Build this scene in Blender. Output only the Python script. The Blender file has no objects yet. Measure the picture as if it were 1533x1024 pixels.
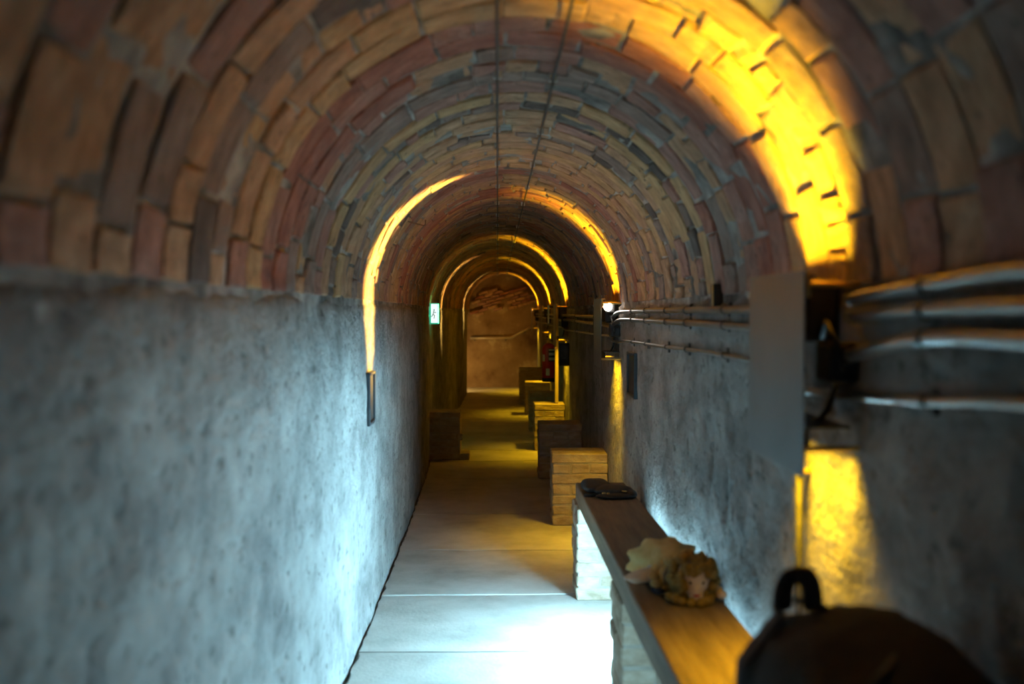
import bpy, bmesh, math, random
import numpy as np
from mathutils import Vector, Matrix, noise

random.seed(7)
PI = math.pi
scene = bpy.context.scene
C = scene.collection

# ------------------------------------------------------------------ camera, world, exposure
EYE = 1.38
FPX = 1490.0
cd = bpy.data.cameras.new('camera')
cam = bpy.data.objects.new('camera', cd)
C.objects.link(cam)
cd.sensor_width = 36.0
cd.lens = FPX / 1533.0 * 36.0
cd.clip_start = 0.02
cam.location = (0, 0, EYE)
cam.rotation_euler = (PI / 2 - math.atan(44.0 / FPX), 0, -math.atan(21.5 / FPX))
cd.dof.use_dof = True
cd.dof.focus_distance = 6.5
cd.dof.aperture_fstop = 2.0
cd.dof.aperture_blades = 0
scene.camera = cam

world = bpy.data.worlds.new('world')
scene.world = world
world.use_nodes = True
world.node_tree.nodes['Background'].inputs[0].default_value = (0.80, 0.85, 1.0, 1)
world.node_tree.nodes['Background'].inputs[1].default_value = 0.12

scene.view_settings.view_transform = 'Standard'
scene.view_settings.look = 'None'
scene.view_settings.gamma = 1.0
scene.view_settings.exposure = 0.14
scene.view_settings.use_curve_mapping = False

AMBER = (1.0, 0.575, 0.010)
LEAK = (1.0, 0.57, 0.11)
COOL = (0.39, 0.79, 1.0)
P_UP, P_DOWN, P_LEAK = 9.0, 4.8, 6500.0
L_BATTEN = 850.0

# ------------------------------------------------------------------ materials
def mat(name, cols, scale=8.0, stretch=(1, 1, 1), rough=0.85, bump=0.3, bscale=None, metal=0.0,
        ramp=(0.3, 0.7), detail=6.0, dist=0.01, per_object=False, pits=None, spec=0.3):
    m = bpy.data.materials.new(name)
    m.use_nodes = True
    nt = m.node_tree
    N, L = nt.nodes, nt.links
    b = N['Principled BSDF']
    b.inputs['Roughness'].default_value = rough
    b.inputs['Metallic'].default_value = metal
    b.inputs['Specular IOR Level'].default_value = spec
    tc = N.new('ShaderNodeTexCoord')
    mp = N.new('ShaderNodeMapping')
    mp.inputs['Scale'].default_value = stretch
    L.new(tc.outputs['Object'], mp.inputs['Vector'])
    vec = mp.outputs[0]
    if per_object:
        oi = N.new('ShaderNodeObjectInfo')
        ad = N.new('ShaderNodeVectorMath'); ad.operation = 'MULTIPLY_ADD'
        cmb = N.new('ShaderNodeCombineXYZ')
        for k in range(3): L.new(oi.outputs['Random'], cmb.inputs[k])
        L.new(cmb.outputs[0], ad.inputs[0])
        ad.inputs[1].default_value = (17.3, 9.1, 23.7)
        L.new(vec, ad.inputs[2])
        vec = ad.outputs[0]
    n1 = N.new('ShaderNodeTexNoise')
    n1.inputs['Scale'].default_value = scale
    n1.inputs['Detail'].default_value = detail
    n1.inputs['Roughness'].default_value = 0.62
    L.new(vec, n1.inputs['Vector'])
    cr = N.new('ShaderNodeValToRGB')
    els = cr.color_ramp.elements
    n = len(cols)
    while len(els) < n: els.new(0.5)
    for k, c in enumerate(cols):
        els[k].position = ramp[0] + (ramp[1] - ramp[0]) * (k / max(1, n - 1))
        els[k].color = (*c, 1)
    L.new(n1.outputs[0], cr.inputs[0])
    col = cr.outputs[0]
    n2 = N.new('ShaderNodeTexNoise')
    n2.inputs['Scale'].default_value = bscale or scale * 4
    n2.inputs['Detail'].default_value = 5.0
    n2.inputs['Roughness'].default_value = 0.65
    L.new(vec, n2.inputs['Vector'])
    if pits:
        pr = N.new('ShaderNodeMapRange')
        pr.inputs[1].default_value = pits[0]; pr.inputs[2].default_value = pits[1]
        pr.inputs[3].default_value = 0.0; pr.inputs[4].default_value = 1.0
        L.new(n2.outputs[0], pr.inputs[0])
        mx = N.new('ShaderNodeMixRGB'); mx.blend_type = 'MIX'
        L.new(pr.outputs[0], mx.inputs[0])
        mx.inputs[1].default_value = (*pits[2], 1)
        L.new(col, mx.inputs[2])
        col = mx.outputs[0]
    L.new(col, b.inputs['Base Color'])
    if bump:
        bp = N.new('ShaderNodeBump')
        bp.inputs['Strength'].default_value = bump
        bp.inputs['Distance'].default_value = dist
        L.new(n2.outputs[0], bp.inputs['Height'])
        L.new(bp.outputs[0], b.inputs['Normal'])
    return m

def emis(name, col, strength, base=(0.8, 0.8, 0.8)):
    m = bpy.data.materials.new(name)
    m.use_nodes = True
    b = m.node_tree.nodes['Principled BSDF']
    b.inputs['Base Color'].default_value = (*base, 1)
    b.inputs['Emission Color'].default_value = (*col, 1)
    b.inputs['Emission Strength'].default_value = strength
    b.inputs['Roughness'].default_value = 0.4
    return m

M = {}
M['plaster'] = mat('plaster', [(.125, .118, .114), (.25, .238, .23), (.365, .352, .34)], 6, (1, .62, .85), .92, 1.0, 26, dist=.026,
                   ramp=(.30, .72), detail=12, pits=(.33, .44, (.12, .113, .108)))
M['end_plaster'] = mat('end_plaster', [(.10, .055, .03), (.21, .135, .075), (.26, .175, .10), (.52, .42, .25)], 1.9, (1, 1, 1), .9, .5, 14, ramp=(.32, .70), detail=7)
M['mortar'] = mat('mortar', [(.085, .08, .076), (.25, .238, .228), (.52, .50, .48)], 6, (1, 1, 1), .95, .9, 40, ramp=(.34, .68), dist=.012)
BR = {
    'ochre': [(.38, .245, .105), (.53, .36, .175)],
    'tan': [(.35, .215, .115), (.49, .325, .19)],
    'red': [(.26, .105, .072), (.37, .165, .115)],
    'pink': [(.28, .15, .115), (.41, .235, .185)],
    'grey': [(.20, .15, .125), (.30, .235, .20)],
    'dark': [(.09, .075, .068), (.16, .13, .115)],
}
for k, c in BR.items():
    c = BR[k] = [tuple(1.22 * m_ * (v * .84 + .16 * sum(q) / 3) for v, m_ in zip(q, (1.03, .96, .97))) for q in c]
    M['brick_' + k] = mat('brick_' + k, [tuple(v * .6 for v in c[0]), c[0], c[1]], 13, (.8, 1.3, 1.3), .92, 1.0, 30, ramp=(.26, .72), per_object=True, dist=.01,
                          pits=(.30, .40, (.075, .062, .052)))
M['pier_brick'] = mat('pier_brick', [(.22, .165, .115), (.34, .27, .20), (.46, .40, .32)], 9, (1, 1, 2), .92, .7, 34, per_object=True)
M['pier_mortar'] = mat('pier_mortar', [(.24, .21, .17), (.38, .34, .29)], 12, rough=.95, bump=.6)
M['slab'] = mat('slab', [(.30, .275, .245), (.45, .425, .385), (.56, .54, .51)], 2.6, (1, 1, 1), .85, .28, 60, ramp=(.28, .74), per_object=True, detail=9)
M['floor_base'] = mat('floor_base', [(.10, .095, .09), (.20, .19, .18)], 14, rough=.95, bump=.7)
M['wood'] = mat('wood', [(.085, .058, .034), (.15, .105, .066), (.20, .145, .095)], 5, (6, .5, 6), .7, .22, 18, ramp=(.3, .7))
M['steel'] = mat('steel', [(.15, .15, .155), (.19, .19, .195)], 4, rough=.42, bump=.02, metal=.75)
M['pipe'] = mat('pipe', [(.20, .195, .185), (.28, .27, .255)], 14, rough=.30, bump=.05, metal=.8)
M['black'] = mat('black', [(.012, .012, .013), (.03, .03, .032)], 20, rough=.5, bump=.1)
M['dark_metal'] = mat('dark_metal', [(.05, .05, .05), (.11, .11, .11)], 20, rough=.45, bump=.1, metal=.5)
M['wire'] = mat('wire', [(.05, .05, .05), (.10, .095, .09)], 40, rough=.6, bump=.1, metal=.3)
M['porcelain'] = mat('porcelain', [(.45, .45, .44), (.60, .60, .58)], 20, rough=.35, bump=.05)
M['rust'] = mat('rust', [(.10, .06, .035), (.20, .12, .07)], 40, rough=.8, bump=.3, metal=.3)
M['rail'] = mat('rail', [(.50, .44, .38), (.62, .56, .5)], 10, rough=.38, bump=.05, metal=.6)
M['red_paint'] = mat('red_paint', [(.42, .012, .016), (.52, .018, .022)], 6, rough=.3, bump=.02, spec=.5)
M['label_white'] = mat('label_white', [(.62, .60, .56), (.72, .70, .66)], 10, rough=.6, bump=.02)
M['label_dark'] = mat('label_dark', [(.03, .03, .03), (.06, .06, .06)], 10, rough=.6, bump=.02)
M['brass'] = mat('brass', [(.55, .36, .10), (.80, .58, .22)], 30, rough=.28, bump=.05, metal=.9)
M['bag'] = mat('bag', [(.012, .010, .010), (.035, .028, .026)], 14, (1, 1, 1), .85, .5, 160)
M['strap'] = mat('strap', [(.045, .034, .034), (.085, .066, .064)], 14, (1, 1, 1), .8, .5, 200)
M['leather'] = mat('leather', [(.008, .008, .010), (.022, .02, .02)], 30, rough=.55, bump=.5)
M['skin'] = mat('doll_skin', [(.62, .48, .40), (.74, .60, .51)], 20, rough=.6, bump=.1)
M['doll_hair'] = mat('doll_hair', [(.20, .125, .03), (.38, .26, .08)], 60, rough=.8, bump=.6)
M['dress'] = mat('dress', [(.60, .40, .14), (.74, .54, .24)], 50, rough=.9, bump=.7)
M['cuff'] = mat('cuff', [(.48, .47, .50), (.60, .59, .62)], 40, rough=.9, bump=.4)
M['navy'] = mat('navy', [(.02, .025, .05), (.04, .05, .08)], 40, rough=.9, bump=.4)
M['beige_wood'] = mat('beige_wood', [(.30, .24, .15), (.42, .34, .22)], 8, (6, 6, .6), .75, .2)
M['frame'] = mat('frame', [(.02, .025, .03), (.04, .045, .05)], 20, rough=.4, bump=.05)
M['plaque'] = mat('plaque', [(.03, .032, .035), (.06, .06, .06)], 12, rough=.35, bump=.03)
M['diffuser'] = emis('diffuser', COOL, L_BATTEN)
M['diffuser_dim'] = emis('diffuser_dim', COOL, L_BATTEN * .20)
M['lens'] = emis('lens', (1.0, .93, .82), 30.0)
M['sign_face'] = emis('sign_face', (.74, .97, .93), 1.1)
M['sign_green'] = emis('sign_green', (.02, .55, .30), .6, (.02, .3, .15))
M['sign_back'] = emis('sign_back', (.06, .62, .22), 26.0, (.02, .3, .15))

# ------------------------------------------------------------------ mesh helpers
class MB:
    def __init__(s): s.v, s.f, s.mi = [], [], []
    def add(s, vs, fs, mi=0, mx=None):
        o = len(s.v)
        for p in vs:
            s.v.append(tuple(mx @ Vector(p)) if mx is not None else tuple(p))
        for f in fs:
            s.f.append(tuple(i + o for i in f)); s.mi.append(mi)
        return s
    def box(s, c, d, bev=0.004, mx=None, mi=0, jit=0.0):
        hx, hy, hz = d[0] / 2, d[1] / 2, d[2] / 2
        b = min(bev, hx * .9, hy * .9, hz * .9)
        vs, idx = [], {}
        for sx in (-1, 1):
            for sy in (-1, 1):
                for sz in (-1, 1):
                    j = [random.uniform(-jit, jit) for _ in range(3)]
                    for a in range(3):
                        p = [hx - b, hy - b, hz - b]
                        p[a] = (hx, hy, hz)[a]
                        idx[(sx, sy, sz, a)] = len(vs)
                        vs.append((c[0] + sx * p[0] + j[0], c[1] + sy * p[1] + j[1], c[2] + sz * p[2] + j[2]))
        fs = []
        def q(l, flip):
            fs.append(tuple(l[::-1]) if flip else tuple(l))
        for s_ in (-1, 1):
            q([idx[(s_, -1, -1, 0)], idx[(s_, 1, -1, 0)], idx[(s_, 1, 1, 0)], idx[(s_, -1, 1, 0)]], s_ < 0)
            q([idx[(-1, s_, -1, 1)], idx[(-1, s_, 1, 1)], idx[(1, s_, 1, 1)], idx[(1, s_, -1, 1)]], s_ < 0)
            q([idx[(-1, -1, s_, 2)], idx[(1, -1, s_, 2)], idx[(1, 1, s_, 2)], idx[(-1, 1, s_, 2)]], s_ < 0)
            for t in (-1, 1):
                q([idx[(s_, t, -1, 0)], idx[(s_, t, -1, 1)], idx[(s_, t, 1, 1)], idx[(s_, t, 1, 0)]], s_ * t < 0)
                q([idx[(s_, -1, t, 2)], idx[(s_, -1, t, 0)], idx[(s_, 1, t, 0)], idx[(s_, 1, t, 2)]], s_ * t > 0)
                q([idx[(-1, s_, t, 1)], idx[(-1, s_, t, 2)], idx[(1, s_, t, 2)], idx[(1, s_, t, 1)]], s_ * t < 0)
                for u in (-1, 1):
                    q([idx[(s_, t, u, 0)], idx[(s_, t, u, 1)], idx[(s_, t, u, 2)]], s_ * t * u < 0)
        return s.add(vs, fs, mi, mx)
    def tube(s, pts, r, n=10, caps=True, mi=0):
        pts = [Vector(p) for p in pts]
        rs = r if isinstance(r, (list, tuple)) else [r] * len(pts)
        rings = []
        up = Vector((0, 0, 1))
        o = len(s.v)
        t0 = (pts[1] - pts[0]).normalized()
        ref = up if abs(t0.z) < .9 else Vector((1, 0, 0))
        u = t0.cross(ref).normalized()
        for i, p in enumerate(pts):
            t = (pts[min(i + 1, len(pts) - 1)] - pts[max(i - 1, 0)]).normalized()
            u = (u - t * u.dot(t)).normalized()
            w = t.cross(u)
            for k in range(n):
                a = 2 * PI * k / n
                s.v.append(tuple(p + (u * math.cos(a) + w * math.sin(a)) * rs[i]))
        for i in range(len(pts) - 1):
            for k in range(n):
                a, b = o + i * n + k, o + i * n + (k + 1) % n
                s.f.append((a, b, b + n, a + n)); s.mi.append(mi)
        if caps:
            s.f.append(tuple(o + k for k in reversed(range(n)))); s.mi.append(mi)
            e = o + (len(pts) - 1) * n
            s.f.append(tuple(e + k for k in range(n))); s.mi.append(mi)
        return s
    def lathe(s, prof, c, n=24, mx=None, mi=0):
        vs, fs = [], []
        for r, z in prof:
            for k in range(n):
                a = 2 * PI * k / n
                vs.append((c[0] + r * math.cos(a), c[1] + r * math.sin(a), c[2] + z))
        for i in range(len(prof) - 1):
            for k in range(n):
                a, b = i * n + k, i * n + (k + 1) % n
                fs.append((a, b, b + n, a + n))
        fs.append(tuple(range(n))[::-1]); fs.append(tuple((len(prof) - 1) * n + k for k in range(n)))
        return s.add(vs, fs, mi, mx)
    def blob(s, c, r, seg=14, ring=10, mx=None, amp=0.0, fr=8.0, mi=0, pw=1.0):
        r = r if isinstance(r, (list, tuple)) else (r, r, r)
        vs, fs = [], []
        sg = lambda v: math.copysign(abs(v) ** pw, v)
        for i in range(ring + 1):
            th = PI * i / ring
            for k in range(seg):
                a = 2 * PI * k / seg
                d = Vector((sg(math.sin(th)) * sg(math.cos(a)), sg(math.sin(th)) * sg(math.sin(a)), sg(math.cos(th))))
                p = Vector((d.x * r[0], d.y * r[1], d.z * r[2]))
                if amp: p += p.normalized() * amp * noise.noise((p + Vector(c)) * fr)
                vs.append((c[0] + p.x, c[1] + p.y, c[2] + p.z))
        for i in range(ring):
            for k in range(seg):
                a, b = i * seg + k, i * seg + (k + 1) % seg
                fs.append((a + seg, b + seg, b, a))
        return s.add(vs, fs, mi, mx)
    def mesh(s, name, smooth=False):
        me = bpy.data.meshes.new(name)
        me.from_pydata(s.v, [], s.f)
        me.polygons.foreach_set('material_index', s.mi)
        if smooth: me.polygons.foreach_set('use_smooth', [True] * len(me.polygons))
        me.update()
        return me
    def build(s, name, m, parent=None, smooth=False):
        me = s.mesh(name, smooth)
        for x in (m if isinstance(m, (list, tuple)) else [m]): me.materials.append(x)
        o = bpy.data.objects.new(name, me)
        C.objects.link(o)
        if parent:
            o.parent = parent
        return o

def tag(o, label=None, cat=None, group=None, kind=None):
    if label: o['label'] = label
    if cat: o['category'] = cat
    if group: o['group'] = group
    if kind: o['kind'] = kind
    return o
def empty(name, label, cat, group=None, loc=(0, 0, 0)):
    o = bpy.data.objects.new(name, None)
    C.objects.link(o); o.location = loc
    return tag(o, label, cat, group)
def place(name, me, m, parent, mx):
    o = bpy.data.objects.new(name, me)
    C.objects.link(o)
    if m is not None:
        o.material_slots[0].link = 'OBJECT'
        o.material_slots[0].material = m
    o.parent = parent
    o.matrix_basis = mx
    return o
def spot(name, loc, direction, up, half_u, half_v, power, col, parent=None, radius=.01, blend=.6):
    """spot lamp with an oblong beam: half_u degrees across, half_v degrees along up"""
    ld = bpy.data.lights.new(name, 'SPOT')
    ld.energy = power; ld.color = col; ld.shadow_soft_size = radius; ld.spot_blend = blend
    big = max(half_u, half_v)
    ld.spot_size = math.radians(2 * big)
    T = math.tan(math.radians(big))
    z = -Vector(direction).normalized()
    y = Vector(up); y = (y - z * y.dot(z)).normalized()
    x = y.cross(z)
    R = Matrix((x, y, z)).transposed().to_4x4()
    S = Matrix.Diagonal((math.tan(math.radians(half_u)) / T, math.tan(math.radians(half_v)) / T, 1, 1))
    o = bpy.data.objects.new(name, ld)
    C.objects.link(o)
    o.matrix_basis = Matrix.Translation(loc) @ R @ S
    if parent: o.parent = parent
    return o

def strip(name, loc, direction, ly, lx, spread, power, parent):
    """oblong lamp face, long side along the tunnel"""
    ld = bpy.data.lights.new(name, 'AREA')
    ld.shape = 'RECTANGLE'; ld.size = lx; ld.size_y = ly
    ld.spread = math.radians(spread); ld.energy = power; ld.color = AMBER
    z = -Vector(direction).normalized()
    y = Vector((0, 1, 0)); x = y.cross(z)
    o = bpy.data.objects.new(name, ld)
    C.objects.link(o)
    o.matrix_basis = Matrix.Translation(loc) @ Matrix((x, y, z)).transposed().to_4x4()
    o.parent = parent
    return o

# ------------------------------------------------------------------ tunnel section
Y0, YE, YW = -2.5, 17.25, 18.36
SPR = 1.43
VK = 1.03
def smooth_interp(y, xs, vs):
    if y <= xs[0]: return vs[0]
    for i in range(len(xs) - 1):
        if y <= xs[i + 1]:
            t = (y - xs[i]) / (xs[i + 1] - xs[i])
            t = t * t * (3 - 2 * t) * .35 + t * .65
            return vs[i] + (vs[i + 1] - vs[i]) * t
    return vs[-1]
def XL(y): return smooth_interp(y, [-3, 4, 6, 8, 8.9, 9.7, 11, 12.2, 13.5, 15, 17.2], [-.58, -.58, -.587, -.612, -.628, -.668, -.692, -.682, -.62, -.56, -.54])
def XR(y): return smooth_interp(y, [-3, 7.5, 10, 13.4, 17.2, 18.5], [.715, .72, .675, .72, .715, .735])
def section(y):
    l, r = XL(y), XR(y)
    return (l + r) / 2, (r - l) / 2
def arc(y, th, dr=0.0):
    c, w = section(y)
    w += dr
    return (c + w * math.cos(th), y, SPR + w * VK * math.sin(th))

def fbm(p, o=4): return noise.fractal(Vector(p), 1.0, 2.0, o)

def wall(name, fx, sgn, y0, y1, pits=()):
    mb = MB()
    ys = []
    y = y0
    while y < y1:
        ys.append(y); y += .028 if y < 6 else .06
    ys.append(y1)
    nz = 54
    for y in ys:
        x = fx(y)
        top = SPR + .004 + .016 * noise.noise(Vector((y * 3.1, 3.3, 1))) + .012 * noise.noise(Vector((y * 11, 8.3, 2)))
        for k in range(nz + 1):
            z = -.02 + (top + .02) * k / nz
            d = .013 * fbm((y * 2.1, z * 1.6, sgn * 5)) + .0055 * fbm((y * 15, z * 7, sgn * 9)) - .004
            if k == nz: d += .03      # top lip of the render turns back to the bricks
            for (py, pz, ry, rz, dep) in pits:
                e = ((y - py) / ry) ** 2 + ((z - pz) / rz) ** 2
                if e < 6: d += dep * math.exp(-e)
            mb.v.append((x + sgn * d, y, z))
    n = nz + 1
    for i in range(len(ys) - 1):
        for k in range(nz):
            a = i * n + k
            f = (a, a + n, a + n + 1, a + 1)
            mb.f.append(f if sgn < 0 else f[::-1]); mb.mi.append(0)
    o = mb.build(name, M['plaster'], smooth=True)
    return tag(o, kind='structure')

wl = wall('wall_left', XL, -1, Y0, YE, pits=[(4.32, .19, .03, .07, .03), (2.62, .435, .05, .03, .03), (4.6, 1.02, .03, .05, .012)])
tag(wl, 'rough grey plastered wall along the whole aisle')
wr = wall('wall_right', XR, 1, Y0, YW, pits=[(3.35, .88, .03, .09, .03), (3.1, .80, .02, .06, .03)])
tag(wr, 'rough grey plastered wall behind benches and pipes')

# vault: mortar bed + bricks
mb = MB()
ys = list(np.arange(Y0, YW, .035)) + [YW]
NT = 56
for y in ys:
    for k in range(NT + 1):
        th = PI * (k / NT * 1.06 - .03)
        d = .0035 + .007 * fbm((y * 9, th * 6, 3.1), 3)
        mb.v.append(arc(y, th, d))
for i in range(len(ys) - 1):
    for k in range(NT):
        a = i * (NT + 1) + k
        mb.f.append((a, a + 1, a + NT + 2, a + NT + 1)); mb.mi.append(0)
ceiling = mb.build('ceiling', M['mortar'], smooth=True)
tag(ceiling, 'barrel vault of ochre and red bricks', kind='structure')

def brick_geo(Lc, B, T=.03, jit=.004):
    """arched brick: x round the vault, y along the tunnel, +z into the tunnel"""
    c = .006
    st = [-Lc / 2, -Lc / 2 + c, -Lc / 6, Lc / 6, Lc / 2 - c, Lc / 2]
    pr = [(-B / 2, -T), (-B / 2 + .001, -c), (-B / 2 + c, 0), (B / 2 - c, 0), (B / 2 - .001, -c), (B / 2, -T)]
    vs, fs = [], []
    sk = random.uniform(-.03, .03)
    tl = random.uniform(-.012, .012)
    for i, s_ in enumerate(st):
        e = i in (0, len(st) - 1)
        for j, (yy, zz) in enumerate(pr):
            z = zz if not (e and j in (2, 3)) else -c
            cz = (s_ * s_) / (2 * .67) * .8
            w = 0 if j in (0, 5) else 1
            vs.append((s_ + sk * yy + w * random.uniform(-jit, jit) * .7, yy + random.uniform(-jit, jit) * .6, z + cz + tl * s_ + w * random.uniform(-jit, jit) * .35))
    n = len(pr)
    for i in range(len(st) - 1):
        for j in range(n - 1):
            a = i * n + j
            fs.append((a, a + n, a + n + 1, a + 1))
    fs.append(tuple(range(n))); fs.append(tuple((len(st) - 1) * n + k for k in reversed(range(n))))
    return vs, fs
LS, BS, LH, BH = .186, .138, .088, .112
GEO = {'S': [brick_geo(LS, BS) for _ in range(9)], 'H': [brick_geo(LH, BH, jit=.006) for _ in range(7)]}
MES = {}
for t in GEO:
    MES[t] = []
    for g in GEO[t]:
        me = MB().add(*g).mesh('brick')
        me.materials.append(M['brick_tan'])
        MES[t].append(me)
# order of the rings seen at the crown, near to far
rings = ['S tan', 'S pink', 'S tan', 'S grey', 'S tan', 'S tan', 'S pink', 'S tan', 'S grey', 'H tan', 'S tan', 'S ochre', 'S red', 'S red', 'S pink', 'H tan', 'S grey', 'S pink', 'S ochre', 'H dark',
         'S ochre', 'S tan', 'S tan', 'H grey', 'S ochre', 'S tan', 'S ochre', 'S tan', 'H tan', 'S ochre', 'S tan', 'S red', 'S tan', 'S ochre']
mixes = {'tan': ['tan'] * 5 + ['ochre', 'pink', 'pink', 'grey'], 'ochre': ['ochre'] * 7 + ['tan', 'tan'], 'red': ['red'] * 6 + ['pink', 'pink', 'tan'],
         'pink': ['pink'] * 5 + ['red', 'grey', 'tan'], 'grey': ['grey'] * 4 + ['pink', 'tan', 'dark'], 'dark': ['dark', 'grey', 'grey', 'pink']}
allb = []
y = .72
ri = 0
while y < YW - .1:
    if ri < len(rings): t, colr = rings[ri].split()
    else:
        t = 'H' if random.random() < .14 else 'S'
        colr = random.choice(['tan', 'tan', 'ochre', 'ochre', 'pink', 'grey', 'red'])
    wid = (BS if t == 'S' else BH) + random.uniform(.004, .009)
    L0 = LS if t == 'S' else LH
    yc = y + wid / 2
    c, w = section(yc)
    total = PI * w * 1.015
    s_ = .006
    first = random.uniform(.35, 1.0)
    skew = random.uniform(-.02, .02)
    while s_ < total - .03:
        gap = random.uniform(.004, .010)
        ln = L0 * (first if first else random.choice([.55, .8, .95, 1, 1, 1.05, 1.1, 1.15]))
        first = None
        if s_ + ln > total - .045: ln = total - .006 - s_
        ln = min(ln, L0 * 1.25)
        th = PI - (s_ + ln / 2) / total * PI     # from the left springing round to the right
        p = Vector(arc(yc + skew * (s_ / total - .5) + random.uniform(-.005, .005), th, -random.uniform(-.003, .008)))
        nrm = Vector((-math.cos(th), 0, -math.sin(th)))
        ax = Vector((math.sin(th), 0, -math.cos(th)))      # travelling left to right over the crown
        R = Matrix((ax, Vector((0, 1, 0)), nrm)).transposed()
        if R.determinant() < 0: R = Matrix((ax, Vector((0, -1, 0)), nrm)).transposed()
        mx = Matrix.Translation(p) @ R.to_4x4() @ Matrix.Rotation(random.uniform(-.022, .022), 4, 'Z') @ Matrix.Diagonal((ln / L0, 1 if random.random() < .5 else .97, 1, 1))
        allb.append((yc, t, random.choice(mixes[colr]), mx))
        s_ += ln + gap
    y += wid
    ri += 1
far = MB()
mk = list(BR)
for i, (yc, t, cn, mx) in enumerate(allb):
    if i < 300:
        place('brick', random.choice(MES[t]), M['brick_' + cn], ceiling, mx)
    else:
        g = random.choice(GEO[t])
        far.add(g[0], g[1], mk.index(cn), mx)
fb = far.build('brickwork', [M['brick_' + k] for k in mk], ceiling)
fb['kind'] = 'stuff'

# floor: bedding + slabs
mb = MB()
mb.box((-.6, (Y0 + YW) / 2 + .3, -.07), (3.9, YW - Y0 + 1.2, .1), .002)
floor = mb.build('floor', M['floor_base'])
tag(floor, 'concrete slab floor of the narrow aisle', kind='structure')
joints = [(-2.5, 0), (-.9, 0), (.74, 0), (1.56, .01), (2.38, -.01), (3.2, .01), (4.02, .0), (4.84, .01), (5.75, -.01), (6.8, .01), (8.28, -.03), (9.22, .05), (9.95, -.16), (11.1, .02), (12.6, 0), (14.2, 0), (15.8, 0), (17.2, 0), (18.4, 0)]
for i in range(len(joints) - 1):
    (a, sa), (b, sb) = joints[i], joints[i + 1]
    mb = MB()
    n = max(8, int((b - a) / .035))
    g = .008
    yc = (a + b) / 2
    top, bot = [], []
    L_, R_ = [], []
    for k in range(n + 1):
        t = k / n
        yl = a + g - sa + (b - g - sb - (a + g - sa)) * t
        yr = a + g + sa + (b - g + sb - (a + g + sa)) * t
        xl = XL(yl) + .018 + .014 * noise.noise(Vector((yl * 9, 1, 1))) + .008 * noise.noise(Vector((yl * 31, 2, 1)))
        if yl > YE - .02: xl = -2.2
        L_.append((xl, yl)); R_.append((XR(yr) + .02, yr))
    dz = random.uniform(-.0007, .0007)
    nx = 6
    for k in range(n + 1):
        for j in range(nx + 1):
            u = j / nx
            xx = L_[k][0] + (R_[k][0] - L_[k][0]) * u
            yy = L_[k][1] + (R_[k][1] - L_[k][1]) * u
            edge = k in (0, n) or j == 0
            mb.v.append((xx, yy - yc, dz + .0025 * fbm((xx * 3, yy * 3, 4)) - (.0015 if edge else 0)))
    q = nx + 1
    for k in range(n):
        for j in range(nx):
            s0 = k * q + j
            mb.f.append((s0, s0 + 1, s0 + q + 1, s0 + q)); mb.mi.append(0)
    loop = [j for j in range(q)] + [k * q + nx for k in range(1, n + 1)] + [n * q + j for j in reversed(range(nx))] + [k * q for k in reversed(range(1, n))]
    o0 = len(mb.v)
    for l in loop: mb.v.append((mb.v[l][0], mb.v[l][1], -.03))
    for k in range(len(loop)):
        k2 = (k + 1) % len(loop)
        mb.f.append((loop[k2], loop[k], o0 + k, o0 + k2)); mb.mi.append(0)
    o = mb.build('slab', M['slab'], floor)
    o.location = (0, yc, 0)

# end wall, side passage at the far left
mb = MB()
nx, nz = 60, 46
for i in range(nx + 1):
    for k in range(nz + 1):
        x = -2.3 + 3.2 * i / nx; z = -.02 + 2.3 * k / nz
        mb.v.append((x, YW + .02 * fbm((x * 2, z * 2, 7)) + .006 * fbm((x * 9, z * 9, 3)), z))
for i in range(nx):
    for k in range(nz):
        a = i * (nz + 1) + k
        mb.f.append((a, a + nz + 1, a + nz + 2, a + 1)); mb.mi.append(0)
wb = mb.build('wall_back', M['end_plaster'], smooth=True)
tag(wb, 'end wall of flaking plaster with bared brickwork', kind='structure')
eb = []
for _ in range(5):
    me = MB().box((0, 0, 0), (.165, .05, .048), .006, jit=.004).mesh('brick'); me.materials.append(M['brick_pink']); eb.append(me)
for r in range(9):
    for q in range(9):
        lx = -.56 + q * .178 + (.09 if r % 2 else 0); lz = r * .058 - .2
        ang = math.radians(16)
        x = .08 + lx * math.cos(ang) - lz * math.sin(ang); z = 1.62 + lx * math.sin(ang) + lz * math.cos(ang)
        c, w = section(YW)
        if z > SPR and math.hypot((x - c), (z - SPR) / VK) > w - .07: continue
        if x < XL(17) + .08 or x > .64 or abs(lz + .06 * math.sin(lx * 5)) > .2: continue
        if random.random() < .12: continue
        place('brick', random.choice(eb), M['brick_' + random.choice(['pink', 'red', 'tan', 'tan'])], wb,
              Matrix.Translation((x, YW - .040 + random.uniform(-.010, .004), z)) @ Matrix.Rotation(-ang, 4, 'Y'))
mb = MB()
mb.box((-1.42, YE - .06, 1.0), (1.78, .12, 2.2), .01)
tag(mb.build('wall_front', M['plaster']), 'side passage wall at the far end', kind='structure')
mb = MB()
mb.box((-2.28, 17.85, 1.0), (.1, 1.3, 2.2), .005)
tag(mb.build('wall_side', M['plaster']), 'short wall closing the side passage', kind='structure')
mb = MB()
mb.box((-1.42, 17.85, 1.52), (1.76, 1.3, .12), .005)
tag(mb.build('trim_1', M['plaster']), 'low soffit over the side passage', kind='structure')

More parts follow.
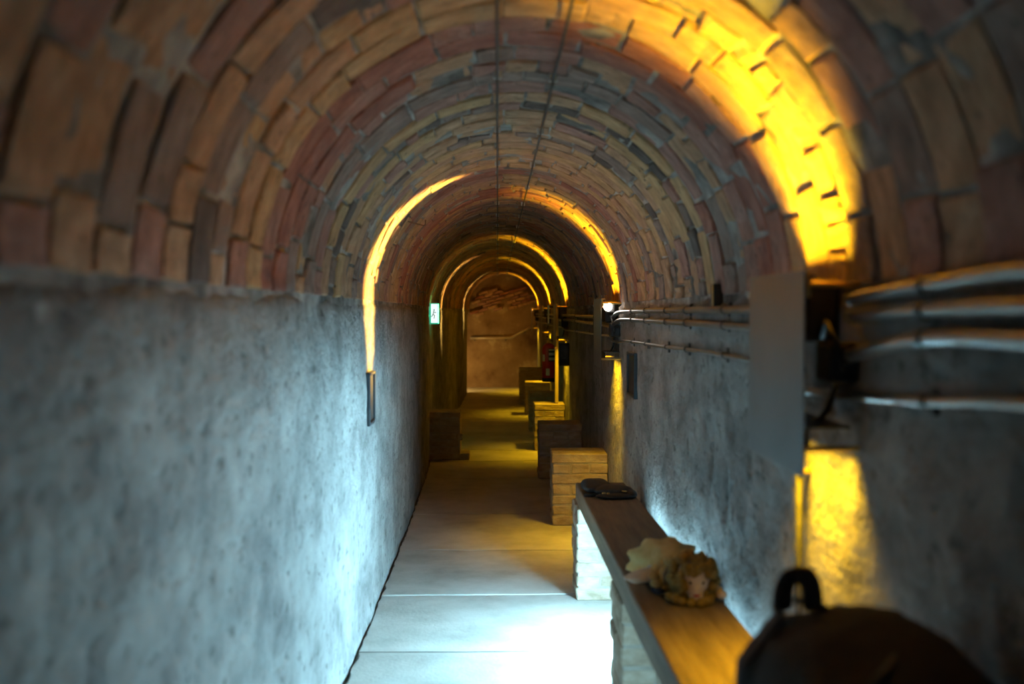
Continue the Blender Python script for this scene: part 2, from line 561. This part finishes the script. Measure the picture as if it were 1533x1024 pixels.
# ------------------------------------------------------------------ amber wall lamps behind steel plates
def wall_lamp(y, label, leak=True):
    xr = XR(y)
    root = empty('wall_lamp', label, 'lamp', 'steel shielded wall lamps', (xr, y, 1.38))
    def P(name, fn, m, smooth=False):
        b = MB(); fn(b); return b.build(name, m, root, smooth)
    pl = P('shield_plate', lambda b: b.box((-.122, 0, -.12), (.004, .42, .405), .0015), M['steel'])
    hb = P('housing', lambda b: b.box((-.045, .03, .005), (.075, .22, .13), .008), M['black'])
    for x_, h_ in ((-.09, .035), (-.004, .03)): P('top_reflector', lambda b: b.box((x_, 0, .058), (.004, .30, h_), .001), M['dark_metal'])
    P('bottom_reflector', lambda b: b.box((-.09, .0, -.255), (.004, .28, .05), .001), M['dark_metal'])
    P('bottom_tray', lambda b: b.box((-.05, .0, -.232), (.09, .28, .004), .001), M['dark_metal'])
    for y_ in (-.17, .17):
        for z_ in (.055, -.27): P('bracket', lambda b: b.tube([(-.12, y_, z_), (0, y_, z_)], .006, 8), M['brass'])
    jb = P('junction_box', lambda b: b.box((-.035, -.14, -.10), (.06, .09, .085), .008), M['black'])
    b = MB(); b.tube([(-.03, -.185, -.10), (-.03, -.20, -.10)], .016, 12); b.build('cable_gland', M['black'], jb)
    P('cable', lambda b: b.tube([(-.05, -.10, -.05), (-.06, -.15, -.02), (-.05, -.19, -.06), (-.04, -.18, -.12), (-.035, -.14, -.14), (-.04, -.10, -.20), (-.05, -.06, -.23)], .006, 8), M['black'], True)
    P('clip', lambda b: (b.box((-.116, -.205, .055), (.010, .008, .05), .001), b.box((-.108, -.205, .078), (.022, .008, .006), .001)), M['brass'])
    strip('up_light', (-.046, 0, .073), (-.17, 0, 1), .30, .05, 76, P_UP, root)
    strip('down_light', (-.046, 0, -.262), (-.02, 0, -1), .32, .05, 92, P_DOWN, root)
    if leak:
        lens = leak == 'lens'
        hd = Vector((-1, -1.02, .17)).normalized()
        if lens: lh = P('lens_housing', lambda b: b.box((-.062, -.135, .03), (.05, .06, .06), .006), M['steel'])
        if lens: b = MB(); mx = Matrix.Translation((-.083, -.168, .035)) @ hd.to_track_quat('Z', 'Y').to_matrix().to_4x4()
        if lens: b.lathe([(.0, .0), (.018, .002), (.024, .0), (.026, -.012)][::-1], (0, 0, 0), 20, mx); b.build('lens', M['lens'], lh, True)
        spot('slit_light', Vector((-.083, -.168, .035)) + hd * .02, hd, (0, 0, 1), 5.6, 25, P_LEAK if lens else P_LEAK * .3, LEAK, root, .02, 1.0)
    return root
LY = [2.13, 5.95, 9.72, 13.55, 17.35]
wall_lamp(LY[0], 'nearest wall lamp, behind the large blurred grey plate', False)
wall_lamp(LY[1], 'wall lamp with a glaring round white lens', 'lens')
wall_lamp(LY[2], 'wall lamp just before the red fire extinguisher, above the black box', False)
wall_lamp(LY[3], 'wall lamp beyond the red fire extinguisher')
wall_lamp(LY[4], 'farthest wall lamp, where the handrail ends')

# lamp in the side passage at the far end
r = empty('bulkhead_lamp', 'warm low lamp inside the far side passage', 'lamp', None, (-.80, YE + .0, .42))
MB().box((0, .02, 0), (.26, .04, .12), .008).build('base', M['dark_metal'], r)
MB().box((0, .052, 0), (.22, .03, .09), .012).build('diffuser', emis('warm_diffuser', (1.0, .60, .16), 130.0), r)

# ------------------------------------------------------------------ cool batten lamps under the bench
def floor_lamp(y, m, label):
    r = empty('floor_lamp', label, 'lamp', 'cool floor lamps under the bench', (.66, y, 0))
    MB().box((.02, 0, .25), (.03, .34, .12), .006).build('housing', M['dark_metal'], r)
    MB().box((-.008, 0, .25), (.04, .30, .09), .012).build('diffuser', m, r)
    MB().box((.004, 0, .312), (.075, .34, .006), .002).build('hood', M['dark_metal'], r)
    for s_ in (-1, 1): MB().box((.02, s_ * .12, .10), (.03, .025, .20), .004).build('foot', M['dark_metal'], r)
floor_lamp(3.98, M['diffuser'], 'cool white lamp on the floor under the bench, between the piers')
floor_lamp(2.3, M['diffuser_dim'], 'cool white lamp on the floor under the bench, beside the backpack')

r = empty('led_strip', 'thin cool light strip behind the rear edge of the bench', 'lamp', None, (.636, 3.15, .462))
MB().box((0, 0, 0), (.006, 2.9, .022), .001).build('channel', M['dark_metal'], r)
MB().box((.005, 0, 0), (.005, 2.88, .016), .001).build('diffuser', emis('strip_diffuser', COOL, 22.0), r)

# ------------------------------------------------------------------ bench and brick piers
pb = {}
for k, d in {'long': (.335, .143, .06), 'cross': (.108, .292, .06)}.items():
    pb[k] = []
    for _ in range(5):
        me = MB().box((0, 0, 0), d, .006, jit=.0035).mesh('brick'); me.materials.append(M['pier_brick']); pb[k].append(me)
def pier(yf, x0, x1, h, label, jut=False):
    """yf: the face towards the camera"""
    w = x1 - x0
    r = empty('brick_pier', label, 'pier', 'brick bench piers', ((x0 + x1) / 2, yf + .15, 0))
    n = max(3, round(h / .067)); ch = h / n
    MB().box((0, 0, h / 2 - .003), (w - .012, .288, h - .010), .004).build('mortar', M['pier_mortar'], r)
    for k in range(n):
        z = (k + .5) * ch
        sz = (ch - .0075) / .06
        if k % 2 == 0:
            for sy in (-1, 1):
                place('brick', random.choice(pb['long']), None, r, Matrix.Translation((random.uniform(-.003, .003) - (.02 if jut and k in (2, 4) else 0), sy * .0755, z)) @ Matrix.Diagonal((w / .335, 1, sz, 1)))
        else:
            for j in (-1, 0, 1):
                place('brick', random.choice(pb['cross']), None, r, Matrix.Translation((j * w / 3 + random.uniform(-.003, .003), 0, z)) @ Matrix.Diagonal((w / 3 / .108 * .955, 1.01, sz, 1)))
    if jut:
        place('brick', pb['cross'][0], None, r, Matrix.Translation((w / 2 + .04, -.02, .032)) @ Matrix.Diagonal((.8, .8, 1, 1)))
        place('brick', pb['cross'][1], None, r, Matrix.Translation((w / 2 - .02, -.01, .22)) @ Matrix.Rotation(.05, 4, 'Z') @ Matrix.Diagonal((.55, .97, 1, 1)))
    return r
def bench_top(y): return .585 + (y - 2.13) * (-.0185)
TH = .09
def xre(y, d=.006): return XR(y) - d
pier(1.30, .385, xre(1.4), bench_top(1.45) - TH, 'brick pier under the bench, below the black backpack')
pier(3.07, .385, xre(3.2), bench_top(3.22) - TH - .002, 'brick pier under the bench, nearest the camera')
pier(4.72, .378, xre(4.9), bench_top(4.9) - TH - .002, 'pale lit brick pier under the far end of the bench')
pier(6.40, .352, xre(6.5), .47, 'bare brick pier just beyond the end of the wooden bench')
pier(8.20, .340, xre(8.3), .462, 'black shadowed brick pier, second beyond the wooden bench')
pier(9.90, .365, xre(10), .47, 'lit brick pier carrying the upright narrow board')
pier(11.5, .362, xre(11.6), .457, 'brick pier below the red fire extinguisher')
pier(13.4, .372, xre(13.5), .445, 'brick pier next beyond the fire extinguisher')
pier(14.9, .325, xre(15), .55, 'tallest dark pier with a lit top, farthest down the aisle')
pier(9.26, XL(9.4) + .006, -.345, .455, 'lone ragged brick pier against the left wall', True)

mb = MB()
ya, yb = .45, 4.93
N_ = 26
for k in range(N_ + 1):
    y = ya + (yb - ya) * k / N_
    zt = bench_top(y)
    e = .004
    xa, xb = .388 + .004 * noise.noise(Vector((y * 2, 0, 5))), .632 + .004 * noise.noise(Vector((y * 2, 4, 5)))
    for (xx, zz) in [(xa + e, zt), (xb - e, zt), (xb, zt - e), (xb, zt - TH + e), (xb - e, zt - TH), (xa + e, zt - TH), (xa, zt - TH + e), (xa, zt - e)]:
        mb.v.append((xx, y, zz + .0012 * noise.noise(Vector((xx * 30, y * 4, zz)))))
for k in range(N_):
    for j in range(8):
        a, b = k * 8 + j, k * 8 + (j + 1) % 8
        mb.f.append((b, a, a + 8, b + 8)); mb.mi.append(0)
mb.f.append(tuple(range(8))); mb.mi.append(0); mb.f.append(tuple(N_ * 8 + j for j in reversed(range(8)))); mb.mi.append(0)
tag(mb.build('bench_plank', M['wood']), 'long thick brown wooden bench plank on brick piers', 'bench')

# ------------------------------------------------------------------ pipes along the right wall
def conduit(pts, r, label, group, clips):
    root = empty('conduit_pipe', label, 'pipe', group, pts[0])
    o = Vector(pts[0])
    # smooth the polyline
    P = [Vector(p) - o for p in pts]
    out = []
    for i in range(len(P) - 1):
        p0, p1, p2, p3 = P[max(i - 1, 0)], P[i], P[i + 1], P[min(i + 2, len(P) - 1)]
        for k in range(8):
            t = k / 8
            out.append(.5 * ((2 * p1) + (p2 - p0) * t + (2 * p0 - 5 * p1 + 4 * p2 - p3) * t * t + (3 * p1 - p0 - 3 * p2 + p3) * t ** 3))
    out.append(P[-1])
    MB().tube(out, r, 12).build('pipe', M['pipe'], root, True)
    for yc in clips:
        best = min(range(len(out) - 1), key=lambda k: abs(out[k].y + o.y - yc))
        p = out[best]; q = out[best + 1]; d = (q - p).normalized()
        b = MB(); b.tube([p - d * .009, p + d * .009], r + .003, 12)
        b.box((p.x + r + .006, p.y, p.z), (.014, .018, .045), .002)
        b.build('saddle_clip', M['dark_metal'], root)
    return root
def wx(y, d=.022): return XR(y) - d
nm = ['top', 'second', 'third', 'lowest']
zs = [(1.437, 1.424, 1.405), (1.389, 1.384, 1.372), (1.343, 1.338, 1.295), (1.262, 1.236, 1.214)]
for i, (a, b, c) in enumerate(zs):
    conduit([(wx(.2, .026), .2, a), (wx(1.2, .026), 1.2, a), (wx(1.6, .026), 1.6, b), (wx(1.93, .03), 1.93, c)] if i < 3 else
            [(wx(.2), .2, a + .01), (wx(1.2), 1.2, a), (wx(1.6), 1.6, b), (wx(2.0), 2.0, c), (wx(2.3), 2.3, 1.20)],
            .0135 if i < 3 else .009, nm[i] + ' of the four blurred pipes nearest the camera', 'pipes nearest the camera', (.5, 1.05, 1.58))
nm3 = ['upper', 'middle', 'lower']
seg = [(0, 'between the large grey plate and the white lens lamp'), (1, 'between the white lens lamp and the black box'),
       (2, 'behind the red fire extinguisher'), (3, 'beside the farthest lamp')]
for k, where in seg:
    a, b = LY[k] + .12, LY[k + 1] - .12
    zz = [(1.389, 1.389, 1.388, 1.345), (1.338, 1.342, 1.342, 1.30), (1.25, 1.248, 1.225, 1.215)] if k == 0 else [(1.345, 1.350, 1.352, 1.35), (1.295, 1.302, 1.31, 1.31), (1.235, 1.225, 1.215, 1.23)]
    for i in range(3):
        z = zz[i]
        L_ = b - a
        pts = [(wx(a), a, z[0]), (wx(a + L_ * .3), a + L_ * .3, z[1]), (wx(a + L_ * .55), a + L_ * .55, z[1] if i < 2 else (z[1] + z[2]) / 2), (wx(b - .45), b - .45, z[2]), (wx(b - .18, .04), b - .18, z[2] - (.012 if k == 0 else 0)), (wx(b, .05), b, z[3])]
        cl = [a + L_ * t for t in (.1, .24, .38, .52, .66, .80)] if k == 0 else [a + L_ * t for t in (.3, .7)]
        conduit(pts, .0115 if i < 2 else .007, nm3[i] + ' of three pipes ' + where, 'pipes ' + where, cl)
r = empty('drop_conduit', 'thin dark vertical pipe running down to the backpack', 'pipe', None, (XR(2.28) - .02, 2.28, .5))
MB().tube([(0, 0, 0), (0, 0, .55)], .0085, 10).build('pipe', M['wire'], r, True)
MB().box((.006, 0, .515), (.03, .034, .012), .002).build('saddle_clip', M['brass'], r)

# ------------------------------------------------------------------ crown wires
for nmw, dx, lab in (('left', -.07, 'straight thin wire along the crown, clipped, the left of two'), ('right', .095, 'slanting thin wire along the crown, clipped, the right of two')):
    cw = lambda y: (section(4)[0] + dx if True else 0)
    zc = lambda y: SPR + math.sqrt(max(0, 1 - ((cw(y) - section(y)[0]) / section(y)[1]) ** 2)) * section(y)[1] * VK
    root = empty('crown_wire', lab, 'wire', 'wires along the crown of the vault', (cw(0), .4, zc(.4)))
    pts = []
    y = .4
    while y <= 18.2:
        pts.append((0, y - .4, zc(y) - .024 - .006 * abs(math.sin((y - .25) * PI / .87)) - zc(.4))); y += .145
    MB().tube(pts, .0045, 7).build('wire', M['wire'], root, True)
    y = .335 if dx < 0 else .36
    while y < 18:
        y += .87
        if y > 18: break
        b = MB(); z = zc(y) - zc(.4)
        b.box((0, y - .4, z - .016), (.026, .016, .024), .003)
        o = b.build('insulator', M['porcelain'], root)
        b = MB(); b.tube([(.0, y - .4 + .014, z + .01), (0, y - .4 + .014, z - .034)], .003, 6); b.build('staple', M['rust'], root)

# hook on the left vault
th = math.radians(180 - 37)
p = Vector(arc(4.95, th))
mb = MB()
mb.tube([(-.02, 0, .012), (.0, 0, 0), (.05, -.004, -.014), (.088, -.006, -.024), (.094, -.006, -.016), (.096, -.006, .004)], .0032, 7)
o = mb.build('wall_hook', M['rust'], None, True); o.location = p
tag(o, 'bent rusty wire hook in the left vault beside the lit streak', 'hook')

# ------------------------------------------------------------------ signs and small boxes
def plaque(x, y, z, w, h, side, label):
    r = empty('wall_plaque', label, 'plaque', 'framed wall plaques', (x, y, z))
    s_ = side
    b = MB()
    for dy in (-1, 1): b.box((0, dy * (w / 2 - .008), 0), (.022, .016, h), .003)
    for dz in (-1, 1): b.box((0, 0, dz * (h / 2 - .008)), (.022, w - .03, .016), .003)
    b.build('frame', M['frame'], r)
    MB().box((s_ * .004, 0, 0), (.010, w - .028, h - .028), .001).build('panel', M['plaque'], r)
    return r
plaque(XL(4.44) + .014, 4.44, 1.00, .20, .235, -1, 'dark framed plaque on the left wall under the streak')
plaque(XR(5.2) - .014, 5.2, 1.055, .30, .235, 1, 'dark framed plaque on the right wall below the pipes')
r = empty('wall_switch_box', 'small black box on the wall just above the pipes', 'box', None, (XR(3.2) - .012, 3.2, 1.435))
MB().box((0, 0, 0), (.03, .05, .075), .003).build('body', M['black'], r)
MB().box((-.016, -.016, 0), (.004, .012, .07), .001).build('edge_strip', M['brass'], r)

r = empty('exit_sign', 'small lit green and white exit sign on the left wall', 'sign', None, (XL(9.75) + .042, 9.75, 1.37))
MB().box((0, .02, 0), (.088, .035, .205), .003).build('case', M['sign_green'], r)
MB().box((.008, -.0005, .002), (.066, .006, .184), .001).build('face', M['sign_face'], r)
b = MB()
b.box((.005, -.004, .035), (.014, .003, .014), .001)
b.tube([(.003, -.004, .024), (-.004, -.004, -.004), (.012, -.004, -.022), (.004, -.004, -.048)], .005, 6)
b.tube([(-.004, -.004, -.004), (-.014, -.004, -.024), (-.024, -.004, -.028)], .005, 6)
b.tube([(.002, -.004, .018), (.018, -.004, .008), (.026, -.004, .016)], .004, 6)
b.build('running_figure', M['label_white'], r)
MB().box((0, .042, 0), (.095, .008, .19), .001).build('back_face', M['sign_back'], r)
MB().box((-.055, .02, .0), (.03, .02, .03), .003).build('bracket', M['dark_metal'], r)

# fire extinguisher
y = 11.45
r = empty('fire_extinguisher', 'red fire extinguisher hung on the right wall', 'extinguisher', None, (XR(y) - .105, y, .60))
MB().lathe([(.06, 0), (.075, .012), (.078, .03), (.078, .36), (.07, .395), (.045, .42), (.03, .43)], (0, 0, 0), 26).build('cylinder', M['red_paint'], r, True)
MB().lathe([(.079, .005), (.0795, .035), (.079, .05)], (0, 0, -.02), 26).build('foot_ring', M['black'], r, True)
b = MB(); b.lathe([(.022, .43), (.022, .47), (.014, .49)], (0, 0, 0), 14); v = b.build('valve', M['brass'], r, True)
MB().box((-.02, -.03, .505), (.022, .12, .014), .004).build('lever', M['black'], r)
MB().box((-.02, -.03, .475), (.022, .11, .010), .004).build('handle', M['black'], r)
MB().tube([(.02, .0, .46), (.07, -.05, .45), (.095, -.06, .36), (.09, -.055, .2), (.082, -.05, .14)], .010, 8).build('hose', M['black'], r, True)
def patch(a0, a1, z0, z1, rr, n=8):
    vs, fs = [], []
    for k in range(n + 1):
        a = a0 + (a1 - a0) * k / n
        for z in (z0, z1):
            for q in (rr, rr + .0012): vs.append((q * math.cos(a), q * math.sin(a), z))
    for k in range(n):
        o = k * 4
        fs += [(o + 1, o + 5, o + 7, o + 3), (o, o + 2, o + 6, o + 4), (o + 2, o + 3, o + 7, o + 6), (o, o + 4, o + 5, o + 1)]
    fs += [(0, 1, 3, 2), (n * 4, n * 4 + 2, n * 4 + 3, n * 4 + 1)]
    return MB().add(vs, fs)
A = math.radians
lb = patch(A(265), A(325), .22, .37, .0785).build('label', M['label_dark'], r)
for z0, z1 in ((.345, .36), (.29, .32), (.235, .265)): patch(A(268), A(322), z0, z1, .0798).build('print_block', M['label_white'], lb)
patch(A(205), A(232), .22, .30, .0785).build('label', M['label_white'], r)
patch(A(243), A(275), .06, .14, .0785).build('label', M['label_white'], r)
MB().box((.09, 0, .36), (.03, .05, .10), .004).build('wall_bracket', M['dark_metal'], r)
r = empty('extinguisher_sign', 'thin white sign plate standing off the wall above the extinguisher', 'sign', None, (XR(11.4) - .11, 11.42, 1.36))
MB().box((0, 0, 0), (.012, .15, .21), .002).build('panel', M['label_white'], r)
MB().box((.055, 0, .085), (.10, .02, .02), .002).build('bracket', M['dark_metal'], r)

r = empty('black_wall_box', 'black box hung beneath the lamp before the extinguisher', 'box', None, (XR(9.5) - .055, 9.42, .985))
MB().box((0, 0, 0), (.10, .10, .22), .006).build('body', M['black'], r)
MB().box((0, -.052, .02), (.07, .006, .13), .002).build('cover', M['dark_metal'], r)
MB().box((.03, -.02, .12), (.012, .02, .04), .002).build('hanger', M['brass'], r)

r = empty('upright_board', 'narrow upright board standing on a brick pier beside the extinguisher', 'board', None, (.592, 10.0, .472))
MB().box((0, 0, .49), (.034, .10, .98), .003).build('plank', M['beige_wood'], r)
MB().box((0, 0, .55), (.040, .106, .02), .002).build('band', M['brass'], r)

# handrail on the end wall
r = empty('handrail', 'bent metal handrail on the far end wall', 'handrail', None, (0, YW - .075, 0))
MB().tube([(-.50, 0, .914), (-.2, 0, .914), (.10, 0, .916), (.23, 0, .918), (.27, 0, .932), (.45, 0, 1.03), (.66, 0, 1.135)], .021, 12).build('rail', M['rail'], r, True)
for x, z in ((-.42, .9), (.15, .9), (.50, 1.04)):
    MB().tube([(x, 0, z), (x, .02, z - .035), (x, .08, z - .04)], .009, 8).build('bracket', M['dark_metal'], r, True)

# ------------------------------------------------------------------ things lying on the bench
def remeshed(mb, name, m, parent, vox, sm=6):
    o = mb.build(name, m, parent, True)
    md = o.modifiers.new('remesh', 'REMESH'); md.mode = 'VOXEL'; md.voxel_size = vox; md.use_smooth_shade = True
    if sm:
        s2 = o.modifiers.new('smooth', 'SMOOTH'); s2.iterations = sm; s2.factor = .5
    return o

# doll: lying on its front, head towards the camera
zb = bench_top(2.85)
doll = empty('cloth_doll', 'doll with curly brown hair and yellow dress sprawled on the bench', 'doll', None, (.52, 2.86, zb))
b = MB()
b.blob((.028, -.10, .068), (.050, .054, .056))                      # head
b.blob((.026, -.148, .046), (.012, .012, .010))                     # nose
b.blob((.028, -.135, .022), (.022, .020, .016))                     # chin
b.tube([(.02, -.06, .055), (.005, .0, .05)], .024, 10)              # neck
b.blob((-.01, .06, .050), (.056, .095, .046))                       # trunk
b.tube([(-.04, .01, .055), (-.085, -.005, .050), (-.118, -.018, .046)], [.025, .022, .020], 10)   # arm thrown out sideways
b.tube([(-.118, -.018, .046), (-.142, -.022, .045)], [.020, .014], 10)
for q, dz in ((-.007, .004), (0, .008), (.007, .004)):
    b.tube([(-.138, -.022 + q, .045 + dz * .3), (-.158, -.025 + q * 1.3, .044 + dz * .3)], [.0065, .005], 7)
b.tube([(.04, .0, .05), (.075, -.05, .045), (.098, -.105, .03)], [.020, .017, .014], 10)
b.blob((.102, -.122, .024), (.017, .022, .014))
b.tube([(-.03, .14, .03), (-.035, .22, .024), (-.04, .29, .022)], [.026, .02, .017], 10)
b.tube([(.02, .14, .03), (.03, .22, .024), (.035, .29, .022)], [.026, .02, .017], 10)
remeshed(b, 'body', M['skin'], doll, .006, 3)
for sx in (-1, 1): MB().blob((.028 + sx * .017, -.147, .064), (.005, .004, .005), 8, 6).build('eye', M['leather'], doll, True)
b = MB(); b.blob((.027, -.152, .030), (.010, .005, .003), 8, 6); b.build('mouth', M['red_paint'], doll, True)
b = MB()
random.seed(21)
for k in range(150):
    u = random.uniform(-1, 1); a = random.uniform(0, 2 * PI); q = math.sqrt(1 - u * u)
    d = Vector((q * math.cos(a), q * math.sin(a), u))
    if d.y < -.55 and abs(d.x) < .50 and d.z < .30: continue       # leave the face free
    p = Vector((.028, -.098, .070)) + Vector((d.x * .062, d.y * .058, d.z * .060))
    if p.z < .012: p.z = .014
    b.blob(p, random.uniform(.010, .017), 7, 5, amp=.004, fr=60)
for (x, y_, z) in ((-.03, -.145, .018), (-.014, -.155, .016), (-.042, -.12, .018), (.05, -.158, .016), (.036, -.165, .014), (.064, -.145, .016), (.075, -.12, .02), (.01, -.16, .014)):
    b.blob((x, y_, z), (.014, .013, .013), 8, 6, amp=.003, fr=60)
b.build('hair', M['doll_hair'], doll, True)
b = MB()
vs, fs = [], []
n = 40
for i, (yy, rx, rz, zc) in enumerate([(-.045, .040, .036, .05), (-.02, .062, .052, .05), (.02, .074, .060, .052), (.06, .070, .058, .05), (.085, .062, .05, .046), (.11, .080, .056, .045), (.15, .098, .058, .044), (.19, .112, .054, .040), (.192, .104, .046, .038)]):
    for k in range(n):
        a = 2 * PI * k / n
        rf = 1 + (.02 + .08 * max(0, (yy - .07) / .12)) * math.sin(a * 9 + i * .3)
        z = zc + rz * 1.35 * rf * math.sin(a)
        vs.append((-.008 + rx * rf * math.cos(a), yy, max(.002, z)))
for i in range(8):
    for k in range(n):
        a_, b_ = i * n + k, i * n + (k + 1) % n
        fs.append((a_, b_, b_ + n, a_ + n))
b.add(vs, fs)
b.build('dress', M['dress'], doll, True)
b = MB()
for k in range(16):
    a = 2 * PI * k / 16
    b.blob((-.004 + .066 * math.cos(a), -.030 + .012 * math.sin(a * 3), max(.014, .052 + .050 * math.sin(a))), (.017, .016, .014), 8, 6, amp=.003, fr=50)
b.build('ruffle', M['dress'], doll, True)
for nm_, pts, rr in (('cuff', [(-.060, .006, .053), (-.078, -.002, .051)], [.027, .023]), ('cuff', [(.062, -.03, .047), (.082, -.068, .041)], [.024, .022])):
    MB().tube(pts, rr, 12).build(nm_, M['cuff'], doll, True)
MB().tube([(.09, -.088, .036), (.096, -.1, .033)], [.018, .018], 12).build('bracelet', M['leather'], doll, True)
MB().blob((-.068, .07, .020), (.03, .045, .017), amp=.006, fr=30).build('sash', M['navy'], doll, True)
MB().blob((-.062, -.035, .014), (.022, .03, .012), amp=.006, fr=30).build('sash', M['navy'], doll, True)

# black pouch at the far end of the bench
zb = bench_top(4.5)
r = empty('black_pouch', 'crumpled black leather pouch with brass fittings on the bench end', 'pouch', None, (.50, 4.52, zb))
random.seed(5)
b = MB()
b.blob((-.045, .10, .030), (.070, .11, .032), 26, 16, amp=.014, fr=16)
b.blob((.03, .0, .026), (.085, .075, .028), 26, 16, amp=.012, fr=18)
b.blob((.105, -.03, .016), (.03, .06, .018), 20, 12, amp=.008, fr=25)
remeshed(b, 'body', M['leather'], r, .006, 3)
MB().tube([(-.02, .0, .012), (-.07, -.015, .008), (-.108, -.012, .007)], [.010, .009, .008], 8).build('strap', M['leather'], r, True)
b = MB(); b.blob((.025, -.075, .014), (.085, .035, .013), 24, 12, amp=.004, fr=30); b.build('flap', M['leather'], r, True)
MB().box((-.022, -.072, .026), (.018, .014, .008), .003).build('buckle', M['brass'], r)
MB().blob((-.004, -.082, .026), (.007, .007, .006), 10, 8).build('stud', M['brass'], r, True)
MB().box((0, 0, 0), (.044, .010, .006), .003, Matrix.Translation((.062, -.058, .034)) @ Matrix.Rotation(-.5, 4, 'Z')).build('clasp', M['brass'], r)

# backpack
zb = bench_top(1.42)
bp = empty('backpack', 'dark blurred backpack with a grab loop at the near end of the bench', 'backpack', None, (.535, 1.40, zb))
random.seed(3)
vs, fs = [], []
seg, rg = 44, 26
b = MB()
for i in range(rg + 1):
    t = i / rg
    z = .345 * math.sin(t * PI / 2) ** .9 if t < 1 else .345
    prof = [(0, .86), (.12, 1.0), (.45, 1.03), (.7, .96), (.84, .80), (.93, .55), (.98, .28), (1, .02)]
    for q in range(len(prof) - 1):
        if prof[q][0] <= t <= prof[q + 1][0]:
            s_ = prof[q][1] + (prof[q + 1][1] - prof[q][1]) * (t - prof[q][0]) / (prof[q + 1][0] - prof[q][0])
    z = .345 * (t if t < .8 else .8 + (t - .8) * 1.0)
    for k in range(seg):
        a = 2 * PI * k / seg
        ca, sa = math.cos(a), math.sin(a)
        e = .72
        x = .165 * s_ * math.copysign(abs(ca) ** e, ca); yy = .27 * s_ * math.copysign(abs(sa) ** e, sa)
        p = Vector((x, yy, z))
        f = .016 * noise.noise(p * 9) + .007 * noise.noise(p * 26 + Vector((3, 1, 7)))
        zz = z + f * (1 if t > .6 else .2) - .045 * max(0, -yy - .02) * t
        if i == 0: zz = .002
        b.v.append((x * (1 + f * 3), yy * (1 + f * 2), max(.002, zz)))
for i in range(rg):
    for k in range(seg):
        a_, b_ = i * seg + k, i * seg + (k + 1) % seg
        b.f.append((a_, b_, b_ + seg, a_ + seg)); b.mi.append(0)
b.f.append(tuple(reversed(range(seg)))); b.mi.append(0); b.f.append(tuple(rg * seg + k for k in range(seg))); b.mi.append(0)
b.build('body', M['bag'], bp, True)
b = MB()
lp = []
for k in range(15):
    a = PI * k / 14
    lp.append((-.068 + .024 * math.cos(a), .13, .318 + .062 * math.sin(a) ** .7))
for w in np.linspace(-.011, .011, 5): b.tube([(x + w * .9, yy + w * .5, z) for x, yy, z in lp], .0085, 8)
remeshed(b, 'grab_loop', M['strap'], bp, .004, 2)
b = MB(); b.tube([(-.08 + .1 * math.sin(k / 20 * PI), .20 - .40 * k / 20, .322 - (.03 if k in (0, 20) else 0)) for k in range(21)], .006, 8); b.build('zip', M['black'], bp, True)
b = MB()
for w in (-.016, -.008, 0, .008, .016): b.tube([(-.10, .10 + w, .325), (-.165, .09 + w, .25), (-.178, .06 + w, .15), (-.175, .05 + w, .04)], .0055, 8)
remeshed(b, 'shoulder_strap', M['strap'], bp, .004, 2)
b = MB(); b.blob((.03, -.255, .13), (.11, .04, .10), 26, 16, amp=.012, fr=20, pw=.7); b.build('front_pocket', M['bag'], bp, True)
